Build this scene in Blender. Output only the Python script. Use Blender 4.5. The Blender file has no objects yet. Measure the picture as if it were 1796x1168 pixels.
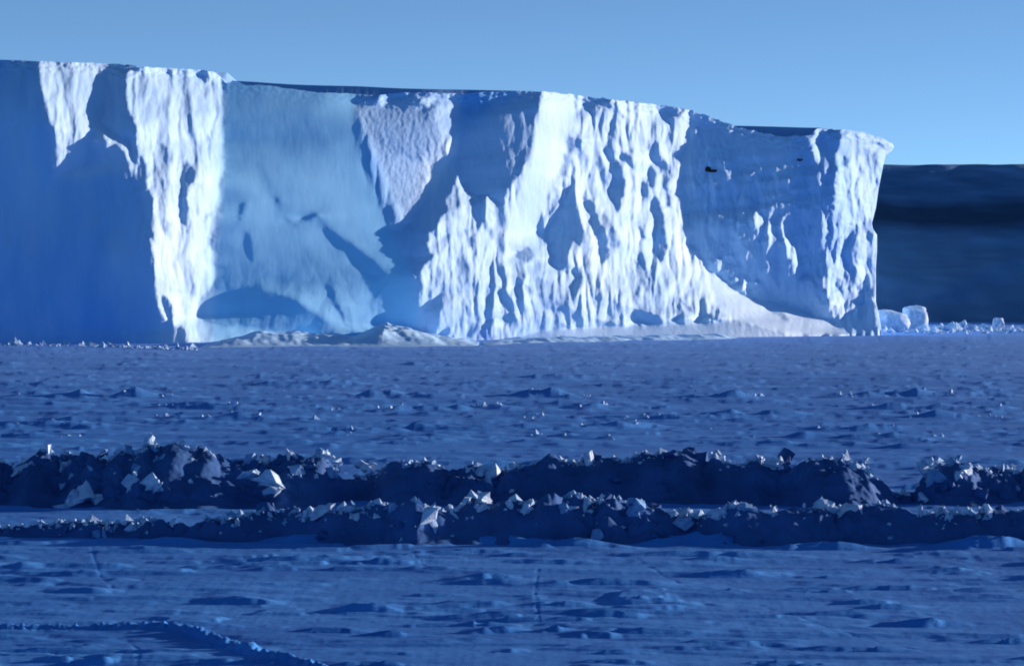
import bpy, bmesh, math, random
import numpy as np

# ---------------------------------------------------------------- camera, sky, sun, exposure
SC = bpy.context.scene
F = 5093.0          # focal length in photograph pixels
CX, HY = 898.0, 480.0   # principal column, horizon row
CAMH = 9.8
PHI, ELEV = math.radians(14), math.radians(7)

cam_d = bpy.data.cameras.new('camera'); cam = bpy.data.objects.new('camera', cam_d)
SC.collection.objects.link(cam); SC.camera = cam
cam.location = (0, 0, CAMH); cam.rotation_euler = (math.radians(90), 0, 0)
cam_d.sensor_width = 36; cam_d.lens = 36 * F / 1796
cam_d.shift_y = -(584 - HY) / 1796
cam_d.clip_start = 1; cam_d.clip_end = 90000

world = bpy.data.worlds.new("World"); SC.world = world; world.use_nodes = True
wn = world.node_tree; bg = wn.nodes['Background']
sky = wn.nodes.new('ShaderNodeTexSky'); sky.sky_type = 'NISHITA'; sky.sun_disc = False
sky.sun_elevation = ELEV; sky.sun_rotation = math.radians(90) - PHI
sky.altitude = 10000; sky.air_density = 1.0; sky.dust_density = 0.0; sky.ozone_density = 1.5
tint = wn.nodes.new('ShaderNodeMix'); tint.data_type = 'RGBA'; tint.blend_type = 'MULTIPLY'
tint.inputs['Factor'].default_value = 1.0
tint.inputs[7].default_value = (0.92, 1.02, 1.0, 1)      # the film's cold cast
wn.links.new(sky.outputs[0], tint.inputs[6]); wn.links.new(tint.outputs[2], bg.inputs[0])
bg.inputs[1].default_value = 0.098

sun_d = bpy.data.lights.new('sun', 'SUN'); sun = bpy.data.objects.new('sun', sun_d)
SC.collection.objects.link(sun)
sun_d.energy = 4.6; sun_d.angle = math.radians(0.6); sun_d.color = (.98, 0.73, 0.60)
from mathutils import Vector
SUNV = Vector((math.cos(PHI) * math.cos(ELEV), math.sin(PHI) * math.cos(ELEV), math.sin(ELEV)))
sun.rotation_euler = SUNV.to_track_quat('Z', 'Y').to_euler()
sun.location = (300, 200, 150)

vs = SC.view_settings
vs.view_transform = 'Standard'; vs.look = 'None'; vs.gamma = 1; vs.use_curve_mapping = False; vs.exposure = 0.9
SC.cycles.max_bounces = 5; SC.cycles.diffuse_bounces = 3; SC.cycles.glossy_bounces = 2
SC.cycles.pixel_filter_type = 'BLACKMAN_HARRIS'; SC.cycles.filter_width = 1.9

# ---------------------------------------------------------------- noise and small helpers
def _h(ix, iy, seed):
    n = (ix.astype(np.int64) * 374761393 + iy.astype(np.int64) * 668265263 + seed * 974634777) & 0xFFFFFFFF
    n = ((n ^ (n >> 13)) * 1274126177) & 0xFFFFFFFF
    return (n ^ (n >> 16)) & 0xFFFF
def noise(x, y, seed=0):
    """gradient noise, about -1..1"""
    x = np.asarray(x, float); y = np.asarray(y, float)
    ix = np.floor(x); iy = np.floor(y); fx = x - ix; fy = y - iy
    u = fx * fx * fx * (fx * (fx * 6 - 15) + 10); v = fy * fy * fy * (fy * (fy * 6 - 15) + 10)
    def g(a, b):
        an = _h(ix + a, iy + b, seed) * (2 * math.pi / 65536)
        return np.cos(an) * (fx - a) + np.sin(an) * (fy - b)
    n0 = g(0, 0) * (1 - u) + g(1, 0) * u; n1 = g(0, 1) * (1 - u) + g(1, 1) * u
    return (n0 * (1 - v) + n1 * v) * 1.5
def fbm(x, y, seed=0, o=4, gain=.5):
    s = 0; a = 1
    for k in range(o):
        s = s + a * noise(x * 2**k + 17.3 * k, y * 2**k + 5.1 * k, seed + k); a *= gain
    return s
def ridged(x, y, seed=0, o=3):
    s = 0; a = 1
    for k in range(o):
        s = s + a * (1 - 2 * np.abs(noise(x * 2**k + 9.1 * k, y * 2**k, seed + k))); a *= .5
    return s
def sst(a, b, x):
    t = np.clip((x - a) / (b - a), 0, 1); return t * t * (3 - 2 * t)
def crag(x, y, seed, k=.8):
    """continuous angular pyramids, about 0..1"""
    ix = np.floor(x); iy = np.floor(y); out = np.full(np.shape(x), -9.)
    for a in (-1, 0, 1):
        for b in (-1, 0, 1):
            cx = ix + a + _h(ix + a, iy + b, seed) / 65536.; cy = iy + b + _h(ix + a, iy + b, seed + 1) / 65536.
            r = _h(ix + a, iy + b, seed + 2) / 65536.; t = _h(ix + a, iy + b, seed + 3) / 65536. - .5
            dx = x - cx + t * (y - cy); out = np.maximum(out, .4 + .6 * r - (np.abs(dx) * np.where(dx > 0, .8, 1.3) + k * np.abs(y - cy)))
    return out
def curve(pts):
    xs = np.array([p[0] for p in pts], float); ys = np.array([p[1] for p in pts], float)
    return lambda q: np.interp(q, xs, ys)
def blur(a, r):
    """gaussian blur by fft of a mirrored array, r = (rows, cols) sigma"""
    h, w = a.shape
    m = np.concatenate([a, a[:, ::-1]], 1); m = np.concatenate([m, m[::-1]], 0)
    fy = np.fft.fftfreq(2 * h)[:, None]; fx = np.fft.rfftfreq(2 * w)[None, :]
    k = np.exp(-2 * math.pi**2 * ((fy * r[0])**2 + (fx * r[1])**2))
    return np.fft.irfft2(np.fft.rfft2(m) * k, s=m.shape)[:h, :w]

COL = SC.collection
def link(name, me, mat=None, parent=None, smooth=True):
    o = bpy.data.objects.new(name, me); COL.objects.link(o)
    if mat and not me.materials: me.materials.append(mat)
    if smooth: me.polygons.foreach_set('use_smooth', np.ones(len(me.polygons), bool))
    if parent: o.parent = parent
    return o
def tag(o, label=None, cat=None, group=None, kind=None):
    if label: o['label'] = label
    if cat: o['category'] = cat
    if group: o['group'] = group
    if kind: o['kind'] = kind
    return o
def grid_mesh(name, X, Y, Z, flip=False):
    r, c = X.shape
    co = np.stack([X, Y, Z], -1).reshape(-1, 3).astype(np.float32)
    i = np.arange(r * c).reshape(r, c)
    q = np.stack([i[:-1, :-1], i[:-1, 1:], i[1:, 1:], i[1:, :-1]], -1).reshape(-1, 4)
    if flip: q = q[:, ::-1]
    me = bpy.data.meshes.new(name)
    me.vertices.add(len(co)); me.vertices.foreach_set('co', co.ravel())
    me.loops.add(q.size); me.loops.foreach_set('vertex_index', np.ascontiguousarray(q, dtype=np.int32).ravel())
    me.polygons.add(len(q)); me.polygons.foreach_set('loop_start', np.arange(0, q.size, 4, dtype=np.int32))
    me.update(calc_edges=True)
    return me
def ground_dist(py): return CAMH * F / (py - HY)
def wpt(px, py, y): return ((px - CX) * y / F, y, CAMH + (HY - py) * y / F)

# ---------------------------------------------------------------- materials
def snow_mat(name, c1, c2, scale, stretch=(1, 1, 1), bump=.3, dist=.1, rough=.75, fine=6.0, spec=.25, c3=None):
    m = bpy.data.materials.new(name); m.use_nodes = True; nt = m.node_tree; N = nt.nodes; L = nt.links
    b = N['Principled BSDF']; b.inputs['Roughness'].default_value = rough
    b.inputs['Specular IOR Level'].default_value = spec
    tc = N.new('ShaderNodeTexCoord'); mp = N.new('ShaderNodeMapping'); mp.inputs['Scale'].default_value = stretch
    L.new(tc.outputs['Object'], mp.inputs[0])
    n1 = N.new('ShaderNodeTexNoise'); n1.inputs['Scale'].default_value = scale; n1.inputs['Detail'].default_value = 5
    L.new(mp.outputs[0], n1.inputs['Vector'])
    r = N.new('ShaderNodeValToRGB'); r.color_ramp.elements[0].position = .35; r.color_ramp.elements[1].position = .65
    r.color_ramp.elements[0].color = (*c1, 1); r.color_ramp.elements[1].color = (*c2, 1)
    if c3:
        e = r.color_ramp.elements.new(.25); e.color = (*c3, 1)
    L.new(n1.outputs[0], r.inputs[0]); L.new(r.outputs[0], b.inputs['Base Color'])
    n2 = N.new('ShaderNodeTexNoise'); n2.inputs['Scale'].default_value = scale * fine; n2.inputs['Detail'].default_value = 6
    n2.inputs['Roughness'].default_value = .6
    L.new(mp.outputs[0], n2.inputs['Vector'])
    bp = N.new('ShaderNodeBump'); bp.inputs['Strength'].default_value = bump; bp.inputs['Distance'].default_value = dist
    L.new(n2.outputs[0], bp.inputs['Height']); L.new(bp.outputs[0], b.inputs['Normal'])
    return m
M_cliff = snow_mat('glacier_ice', (.12, .40, .86), (.38, .66, .97), .085, (1, 1, .22), .25, .35, .7, 11)
M_cap = snow_mat('plateau_snow', (.14, .36, .72), (.20, .42, .80), .05, (1, 1, 1), .1, .1)
M_sea = snow_mat('sea_ice_snow', (.030, .215, .67), (.055, .295, .81), .25, (.35, 1, 1), .6, .05, .8, 24)
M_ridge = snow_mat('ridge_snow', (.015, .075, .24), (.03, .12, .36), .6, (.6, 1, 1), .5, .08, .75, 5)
M_block = snow_mat('block_ice', (.22, .42, .70), (.46, .66, .88), 1.6, (1, 1, 1), .5, .06, .5, 6)
M_slab = snow_mat('weathered_ice', (.08, .24, .52), (.20, .42, .74), 1.4, (1, 1, 1), .5, .06, .6, 6)
M_crumb = snow_mat('crumbled_ice', (.16, .36, .64), (.40, .62, .88), 1.8, (1, 1, 1), .4, .05, .7, 6)
M_hill = snow_mat('hill_snow', (.16, .26, .42), (.24, .36, .54), .004, (1, 1, 3), .3, 2, .85, 8)
M_dark = snow_mat('dark_lump', (.01, .012, .012), (.03, .035, .03), 1.5, (1, 1, 1), .5, .1)

# ---------------------------------------------------------------- the ice cliff: sunlit and shaded facets, px/py are photo pixels
TOP = curve([(-300,98),(0,106),(70,108),(190,112),(215,113),(228,121),(240,118),(300,120),(350,123),(375,126),(388,136),(395,147),(415,142),(430,150),(470,150),(500,155),(540,160),(560,163),(610,164),(660,168),(700,163),(760,163),(820,165),(830,163),(900,160),(955,161),(990,165),(1030,170),(1100,178),(1160,185),(1210,193),(1250,207),(1290,222),(1330,232),(1370,240),(1420,238),(1432,226),(1478,228),(1500,231),(1530,242),(1545,252)])
BACK = curve([(-300,96),(0,104.5),(380,126),(390,140),(430,142.5),(500,147),(560,149),(620,150),(700,154),(800,156),(900,158),(950,160),(990,166),(1100,180),(1270,216),(1290,219),(1360,221),(1440,223),(1480,229),(1510,236),(1545,256)])
BOT = curve([(-300,610),(0,604),(200,607),(330,611),(430,613),(600,611),(760,606),(900,603),(1100,597),(1300,591),(1480,584),(1545,578)])
RIGHT = curve([(200,1545),(250,1564),(258,1568),(264,1565),(268,1560),(273,1553),(290,1549),(330,1541),(365,1536),(392,1529),(402,1531),(412,1538),(440,1538),(470,1536),(530,1536),(550,1541),(580,1546),(620,1548)])
P = [  # (litness, softness, outline)
(.80,1.5,[(69,104),(100,100),(190,104),(192,118),(185,132),(191,140),(192,152),(186,168),(178,185),(174,200),(176,210),(186,222),(200,235),(216,242),(222,246),(228,262),(234,285),(238,300),(240,330),(234,330),(230,300),(222,278),(212,262),(203,253),(196,257),(186,262),(190,250),(182,238),(178,232),(168,230),(158,240),(148,250),(150,262),(157,268),(155,282),(146,292),(137,288),(130,297),(115,302),(104,310),(94,315),(98,290),(101,270),(98,245),(90,215),(80,185),(75,160),(70,130)]),
(.45,2,[(106,222),(113,235),(114,258),(108,285),(103,262)]),
(.5,3,[(122,250),(130,240),(126,270),(112,295),(108,300)]),
(.35,1,[(90,322),(93,325),(91,345),(88,345)]),
(.75,.8,[(184,378),(186,402),(180,425),(169,443),(172,415),(180,390)]),
(.55,.8,[(241,340),(246,360),(250,382),(258,415),(253,415),(246,390),(240,362),(236,345)]),
(.95,1,[(222,138),(226,128),(245,124),(255,110),(300,110),(340,112),(372,116),(388,130),(389,155),(391,190),(394,225),(393,260),(391,300),(386,350),(382,375),(374,405),(369,430),(373,445),(376,475),(373,500),(365,513),(352,522),(347,545),(345,565),(352,578),(358,592),(357,605),(350,614),(326,614),(323,600),(326,582),(310,574),(303,560),(302,545),(295,525),(285,512),(285,530),(290,548),(296,562),(290,563),(284,550),(279,525),(274,490),(270,465),(265,440),(263,420),(266,415),(274,432),(274,410),(270,385),(267,355),(262,335),(261,310),(256,285),(244,268),(241,245),(236,215),(228,190),(223,165)]),
(.8,.8,[(224,248),(228,262),(232,280),(238,296),(244,270),(246,272),(241,296),(238,312),(233,300),(226,275),(221,256)]),
(.10,1.2,[(267,255),(272,285),(280,305),(287,320),(289,345),(291,365),(294,385),(299,400),(297,425),(290,415),(283,395),(277,365),(272,335),(268,305)]),
(.30,2.5,[(280,252),(292,255),(303,262),(306,280),(302,300),(302,330),(301,352),(298,358),(292,345),(290,315),(285,300),(282,275)]),
(.03,1,[(326,278),(332,285),(342,302),(338,318),(333,325),(331,345),(331,365),(329,400),(328,412),(325,395),(319,375),(319,350),(319,315),(320,295)]),
(.45,2.5,[(324,150),(330,175),(335,200),(341,230),(348,262),(352,280),(345,297),(340,270),(335,245),(329,225),(327,200),(324,180)]),
(.3,1.5,[(362,148),(366,160),(362,178),(358,165)]),(.3,1.5,[(363,232),(369,245),(366,255),(361,244)]),
(.05,1.5,[(345,125),(358,122),(370,128),(366,142),(358,147),(348,140)]),(.2,1.5,[(292,121),(300,124),(308,136),(298,134)]),
(.62,7,[(255,165),(275,160),(292,175),(285,205),(265,210),(254,195)]),
(.3,1,[(336,495),(342,498),(343,520),(338,520)]),(.25,1,[(374,370),(363,387),(354,399),(361,378)]),
(.05,1.5,[(305,580),(315,573),(324,578),(325,609),(300,609)]),
# broad blue face
(.20,6,[(396,140),(640,158),(622,190),(640,290),(668,345),(700,420),(730,480),(737,520),(737,590),(348,598),(352,528),(378,488),(372,430),(393,300)]),
(.03,7,[(348,560),(372,525),(410,508),(450,502),(490,512),(540,538),(590,572),(560,582),(430,578),(350,572)]),
(.12,5,[(612,200),(624,195),(650,300),(700,400),(728,450),(737,560),(715,560),(700,470),(665,400),(640,320)]),
(.04,3,[(445,285),(455,290),(475,320),(490,350),(497,370),(487,365),(478,335),(462,310)]),
(.27,3,[(446,300),(452,320),(462,335),(478,330),(480,350),(484,380),(476,405),(470,440),(455,455),(443,462),(440,430),(425,395),(430,350),(440,340)]),
(.03,2,[(430,350),(426,375),(408,407),(417,385),(422,358)]),(.03,2,[(432,400),(441,420),(444,462),(438,455),(430,425)]),
(.28,2,[(418,398),(424,410),(432,440),(440,466),(428,455),(412,430),(400,420)]),
(.045,3,[(497,372),(510,385),(515,392),(530,382),(555,372),(575,400),(605,420),(625,430),(660,460),(682,482),(665,490),(640,478),(625,462),(600,440),(575,415),(555,385),(530,390),(513,400),(500,385)]),
(.26,3,[(497,376),(488,408),(478,400)]),(.28,2,[(608,425),(612,445),(622,470),(612,460),(605,440)]),(.26,3,[(545,455),(558,475),(562,487),(548,475)]),
(.02,1.5,[(682,483),(670,510),(656,532),(661,510)]),(.03,2,[(570,500),(580,505),(600,545),(612,577),(600,560),(585,530)]),
(.12,4,[(500,450),(540,440),(580,462),(620,482),(600,486),(560,470),(520,462)]),
(.2,4,[(585,470),(640,500),(655,540),(620,560),(600,530)]),
# rough sunlit triangle
(.28,1.5,[(624,190),(640,186),(700,192),(760,190),(770,172),(808,165),(806,250),(804,260),(785,285),(765,315),(752,345),(738,362),(728,385),(720,386),(708,402),(697,395),(690,370),(672,345),(660,320),(648,295),(638,245),(628,215)]),
(.72,2,[(766,168),(808,164),(806,255),(786,283),(775,240),(762,210)]),
(.05,2,[(622,172),(760,172),(768,180),(752,192),(740,210),(735,190),(690,192),(630,186)]),
(.1,1.5,[(655,238),(662,232),(668,245),(658,252)]),(.1,1.5,[(690,262),(700,254),(708,268),(696,272)]),(.1,1.5,[(720,275),(730,268),(735,282),(722,282)]),(.08,1.5,[(738,195),(752,198),(755,212),(742,214)]),
(.12,1,[(792,228),(797,226),(797,240),(793,238)]),(.12,1,[(778,182),(783,182),(781,195)]),
(1.,1.5,[(660,176),(672,164),(688,168),(681,183),(672,186)]),(1.,1.5,[(736,178),(768,162),(762,178),(748,184)]),
(.04,2,[(790,168),(812,164),(815,175),(800,178)]),
# cast-dark diagonal and the recess
(-.02,1.5,[(808,262),(785,288),(765,315),(752,345),(738,362),(728,385),(710,403),(716,430),(728,470),(734,520),(736,560),(760,460),(775,400),(805,330)]),
(.02,1.5,[(811,160),(955,150),(945,200),(935,260),(905,310),(890,350),(885,400),(870,380),(855,340),(812,310)]),
(-.05,4,[(812,165),(835,165),(838,230),(860,262),(882,330),(865,335),(840,300),(812,300)]),
(.06,5,[(880,200),(930,190),(925,260),(895,320),(885,290)]),
# the fluted massif
(.80,1.2,[(806,282),(812,300),(815,320),(830,338),(845,343),(858,345),(868,350),(884,365),(888,340),(900,320),(915,300),(932,260),(942,200),(950,165),(960,140),(1060,150),(1150,160),(1212,170),(1210,193),(1206,200),(1210,215),(1205,235),(1210,250),(1195,268),(1197,310),(1203,350),(1208,390),(1220,430),(1235,460),(1245,485),(1258,500),(1280,520),(1330,548),(1400,560),(1480,584),(1300,600),(960,610),(762,606),(740,578),(735,560),(735,530),(740,500),(733,485),(735,480),(748,462),(757,450),(750,430),(755,410),(770,390),(785,372),(783,355),(795,330),(803,310)]),
(1.0,1.2,[(955,140),(1000,150),(1015,185),(1010,220),(1000,260),(985,290),(975,320),(960,345),(950,380),(940,430),(930,445),(905,455),(888,462),(890,420),(893,385),(900,345),(918,305),(930,270),(938,230),(945,190)]),
(.55,2,[(940,205),(948,200),(930,290),(905,350),(895,390),(893,380),(905,335),(928,275)]),
(.02,1.5,[(1020,168),(1045,160),(1070,172),(1075,190),(1058,192),(1058,205),(1045,210),(1035,200),(1022,188)]),
(.35,1.5,[(1012,195),(1020,190),(1028,205),(1024,218),(1014,212)]),(.15,1,[(997,243),(1015,243),(1020,252),(1008,262),(1000,268),(995,262)]),
(.3,1.5,[(1014,270),(1022,256),(1030,272),(1034,295),(1030,310),(1022,300),(1016,285)]),(.1,1,[(990,270),(996,273),(998,290),(992,311),(984,307),(989,288)]),
(.02,1,[(1050,262),(1057,280),(1063,310),(1061,338),(1055,328),(1049,300),(1046,280)]),
(-.03,1,[(1062,256),(1070,257),(1078,275),(1088,285),(1094,310),(1098,330),(1092,350),(1088,365),(1083,378),(1077,368),(1073,345),(1068,332),(1073,315),(1070,290),(1064,272)]),
(.0,1,[(1088,270),(1100,268),(1108,280),(1111,297),(1100,287),(1088,281)]),
(.0,1,[(1027,356),(1036,347),(1046,372),(1060,400),(1064,420),(1069,440),(1066,455),(1058,467),(1050,450),(1046,425),(1040,405),(1034,380)]),
(.14,1.5,[(1052,372),(1062,378),(1074,392),(1082,412),(1088,432),(1083,440),(1073,427),(1063,405)]),
(-.04,1,[(1000,326),(1008,345),(1012,365),(1018,385),(1026,405),(1025,422),(1018,432),(1010,422),(1002,432),(996,452),(990,477),(985,475),(975,472),(965,457),(972,447),(963,440),(971,427),(957,420),(956,405),(965,395),(969,385),(975,370),(985,355),(992,340)]),
(.12,1,[(975,330),(983,350),(970,370),(960,378),(952,394),(960,365)]),(.12,1.5,[(943,395),(953,388),(955,400),(947,420),(941,412)]),
(.3,2,[(1005,420),(1015,425),(1012,450),(1000,475),(993,478),(1000,450)]),
(.04,1,[(1004,472),(1015,469),(1023,482),(1018,502),(1010,517),(1005,531),(1002,500),(1008,485)]),
(.06,1,[(908,440),(920,434),(935,440),(933,453),(922,461),(912,455),(903,453)]),
(.02,.8,[(903,496),(913,508),(916,523),(907,516)]),(.12,1,[(914,497),(926,500),(934,510),(933,520),(919,509)]),
(-.02,1,[(875,502),(888,509),(898,525),(901,548),(895,547),(884,531),(873,516)]),(.12,1.5,[(885,550),(903,553),(908,570),(900,577),(887,568)]),
(.12,1,[(854,495),(861,522),(859,538),(850,520)]),(.2,2,[(800,455),(815,453),(824,468),(824,487),(815,502),(808,475)]),
(.0,1.2,[(774,513),(775,540),(766,570),(761,587),(745,578),(735,560),(742,548),(755,530)]),(.0,1,[(769,592),(775,580),(791,572),(791,585),(778,594)]),
(.08,1.5,[(817,570),(830,563),(839,572),(831,592),(814,590)]),(.03,1.2,[(845,568),(863,561),(863,573),(852,578),(857,592),(844,592)]),
(.1,1,[(772,418),(786,413),(781,435),(773,442)]),(.3,2,[(764,460),(773,475),(771,505),(758,500)]),
(.1,.8,[(812,405),(820,403),(818,413)]),(.15,1,[(820,414),(831,411),(829,432),(819,434)]),(.12,1,[(856,405),(867,399),(866,421),(857,419)]),
(-.02,1,[(829,344),(851,341),(849,385),(838,407),(831,380)]),(.12,1,[(794,335),(804,330),(804,361),(792,366)]),(.3,1.5,[(784,365),(798,365),(798,381),(790,384)]),
(.12,2,[(862,352),(884,366),(886,395),(882,440),(876,445),(878,400),(868,380)]),
(.35,3,[(880,440),(900,460),(935,500),(920,490),(885,462)]),(.4,3,[(862,470),(900,478),(912,492),(885,492)]),
(.05,.8,[(1084,196),(1097,206),(1092,209)]),(.0,1.2,[(1155,165),(1175,175),(1195,180),(1210,190),(1195,203),(1182,206),(1180,219),(1170,216),(1160,205)]),
(.25,2,[(1072,228),(1090,232),(1108,221),(1108,231),(1085,251),(1069,252)]),(.0,1,[(1099,245),(1108,250),(1108,267),(1101,261)]),
(-.02,1,[(1149,250),(1154,249),(1157,270),(1163,290),(1159,307),(1150,285),(1140,273)]),(.05,1,[(1134,249),(1143,249),(1138,267),(1133,263)]),
(-.02,1,[(1142,288),(1149,300),(1147,327),(1139,329),(1137,305)]),(.0,1,[(1162,278),(1173,290),(1175,320),(1171,337),(1161,327),(1162,310)]),
(.0,1,[(1169,333),(1176,345),(1176,362),(1169,362)]),(.0,1,[(1124,323),(1132,319),(1137,335),(1133,348)]),(.02,1,[(1117,385),(1124,400),(1132,420),(1127,418),(1117,400)]),
(-.03,1,[(1139,353),(1150,346),(1159,365),(1164,380),(1166,400),(1170,430),(1163,467),(1157,460),(1150,440),(1147,410),(1150,390),(1141,370)]),
(.35,1.5,[(1184,268),(1189,290),(1187,305),(1182,290)]),
(.0,.9,[(1121,441),(1129,450),(1134,470),(1139,493),(1132,487),(1124,465)]),(.1,1,[(1113,453),(1120,463),(1131,490),(1138,512),(1124,502),(1116,475)]),
(.3,2,[(1160,460),(1172,475),(1177,495),(1172,512),(1162,495)]),(.05,1.2,[(1111,543),(1130,545),(1150,554),(1162,562),(1153,573),(1130,568),(1114,556)]),
(-.02,1,[(1181,559),(1195,552),(1199,560),(1180,564)]),(-.02,1,[(1222,560),(1240,552),(1252,560),(1225,566)]),
(.2,1,[(1187,518),(1200,529),(1217,550),(1205,546)]),(.05,1,[(1257,526),(1263,545),(1259,562),(1251,557),(1256,545)]),(.1,1,[(1246,532),(1253,540),(1250,548)]),
(.1,1,[(1079,523),(1086,535),(1083,547),(1078,540)]),(.15,2,[(1042,560),(1076,568),(1074,578),(1045,577)]),(.25,1,[(1058,485),(1067,505),(1065,528),(1059,510)]),(.2,1,[(1050,500),(1055,520),(1053,548),(1049,530)]),
(.4,3,[(950,490),(965,500),(970,540),(958,545),(945,510)]),(.3,2,[(975,520),(988,540),(985,550),(972,538)]),(.35,3,[(992,535),(1010,545),(1012,565),(995,570)]),
(.15,1.5,[(975,568),(992,568),(995,574),(975,575)]),(.6,4,[(1060,190),(1110,230),(1190,235),(1200,260),(1150,245),(1110,260),(1040,250),(1035,215)]),
(1.1,1,[(1183,495),(1200,491),(1208,508),(1195,518),(1173,519)]),(1.1,1,[(1228,505),(1239,482),(1247,495),(1241,516),(1224,523)]),
(.42,3,[(850,597),(880,598),(960,578),(1100,572),(1240,566),(1300,560),(1380,572),(1470,584),(1300,600),(1000,612),(850,612)]),
# dark face right of the massif
(.6,1,[(1221,224),(1226,227),(1227,241),(1220,238)]),(.5,1,[(1279,226),(1288,236),(1280,236)]),(.45,1,[(1267,256),(1277,262),(1270,264)]),(.45,1,[(1282,275),(1291,286),(1284,286)]),(.5,1,[(1299,279),(1309,289),(1300,287)]),
(.55,1.2,[(1319,304),(1333,301),(1335,316),(1322,315)]),(.5,1,[(1331,319),(1339,319),(1345,342),(1336,341)]),(.6,.8,[(1316,343),(1319,350),(1331,356),(1329,362),(1317,353)]),(.6,1,[(1283,369),(1291,380),(1286,390)]),
(.7,1,[(1323,374),(1330,371),(1344,395),(1337,410),(1332,425),(1324,421),(1328,405),(1321,392)]),(.2,.7,[(1332,390),(1337,395),(1334,405)]),
(.55,1,[(1355,364),(1359,370),(1352,390),(1354,395),(1357,415),(1353,430),(1351,445),(1359,470),(1365,497),(1358,499),(1350,480),(1339,468),(1339,450),(1344,435),(1349,428),(1344,412),(1348,390)]),
(.7,1,[(1375,332),(1386,340),(1391,352),(1389,370),(1391,380),(1387,400),(1391,420),(1401,445),(1406,470),(1409,482),(1396,491),(1394,470),(1384,450),(1374,425),(1371,395),(1375,380),(1384,370),(1384,350)]),
(.45,1,[(1390,308),(1397,317),(1388,330),(1381,328)]),(.9,1,[(1426,242),(1433,222),(1438,232),(1437,286),(1430,286),(1425,262)]),(.65,1,[(1433,215),(1455,221),(1453,231),(1437,229)]),
(.4,1,[(1392,356),(1401,356),(1402,366),(1396,367)]),(.5,1,[(1423,363),(1430,367),(1425,376)]),(.45,.8,[(1410,389),(1415,387),(1414,399)]),(.45,1,[(1445,378),(1453,393),(1454,430),(1457,467),(1448,462),(1442,430)]),
(.35,1,[(1394,384),(1406,384),(1398,396),(1391,402)]),(.45,1,[(1276,429),(1284,431),(1285,443),(1274,451)]),(.55,1,[(1267,449),(1273,459),(1264,476),(1259,471)]),(.6,1,[(1279,454),(1286,465),(1287,486),(1280,491),(1277,480)]),
(.6,1,[(1297,454),(1304,465),(1299,486),(1293,497),(1295,475)]),(.6,1,[(1304,479),(1309,479),(1307,495),(1319,516),(1315,521),(1302,505)]),(.6,1,[(1324,478),(1330,496),(1324,493)]),
(.6,1.2,[(1332,493),(1339,497),(1346,510),(1357,526),(1345,532),(1325,517),(1327,505)]),(.3,1,[(1411,446),(1419,455),(1421,472),(1412,463)]),(.3,1,[(1431,449),(1437,460),(1433,468)]),
(-.06,1.2,[(1360,507),(1400,492),(1450,470),(1455,478),(1440,520),(1445,545),(1440,555),(1415,548),(1385,535),(1360,528)]),
(.5,1,[(1425,487),(1432,495),(1436,515),(1430,505)]),(.55,1,[(1440,482),(1447,490),(1450,505),(1443,500)]),(.6,1,[(1434,515),(1440,525),(1438,535)]),
(.78,1.3,[(1240,475),(1265,485),(1290,510),(1330,525),(1365,532),(1400,541),(1440,560),(1462,560),(1470,570),(1488,586),(1400,588),(1340,576),(1290,560),(1255,535)]),
(.4,1.5,[(1355,535),(1385,562),(1378,566),(1352,545)]),(.95,1,[(1390,546),(1408,545),(1405,555),(1395,556)]),
# sunlit right end
(.95,1,[(1478,210),(1500,210),(1545,225),(1600,240),(1600,600),(1480,596),(1462,560),(1452,520),(1455,470),(1458,420),(1460,380),(1465,330),(1467,300),(1472,260)]),
(.3,1.5,[(1500,243),(1506,242),(1506,280),(1517,307),(1505,297),(1498,275)]),(.15,1,[(1530,269),(1538,267),(1536,290),(1532,312),(1528,300)]),(.05,1,[(1479,273),(1488,280),(1485,293),(1477,289)]),(.15,1,[(1540,249),(1553,256),(1550,263),(1539,257)]),
(.3,1,[(1484,325),(1490,335),(1486,350),(1482,340)]),(.05,1,[(1465,420),(1476,411),(1471,440),(1463,467),(1460,450)]),(.05,1,[(1483,430),(1490,405),(1503,394),(1503,420),(1504,465),(1498,482),(1490,500),(1486,475),(1479,450)]),
(.35,1,[(1505,400),(1515,400),(1513,450),(1507,462)]),(.1,.8,[(1521,403),(1531,412),(1528,422)]),(-.02,1,[(1514,490),(1522,478),(1528,500),(1531,520),(1539,560),(1539,580),(1520,580),(1509,550),(1511,520)]),
(.02,.8,[(1505,498),(1513,498),(1508,532),(1499,527)]),(.02,1,[(1487,478),(1501,476),(1501,502),(1489,507)]),(.05,.8,[(1469,488),(1476,488),(1475,510),(1468,507)]),(.2,1,[(1455,540),(1476,540),(1479,560),(1476,577),(1465,567)]),
(.08,1.5,[(1494,543),(1516,543),(1526,585),(1486,585)]),(.5,.8,[(1500,552),(1506,560),(1502,575)]),
# sunlit snow banked along the foot
(.8,1.5,[(358,596),(400,593),(430,588),(445,583),(490,583),(560,588),(620,590),(640,580),(672,564),(700,570),(735,585),(770,594),(830,598),(830,605),(700,614),(560,618),(358,618)]),
(.3,2,[(430,600),(520,597),(600,601),(520,606)]),(.3,2,[(600,604),(680,598),(740,600),(680,606)]),
]

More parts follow.
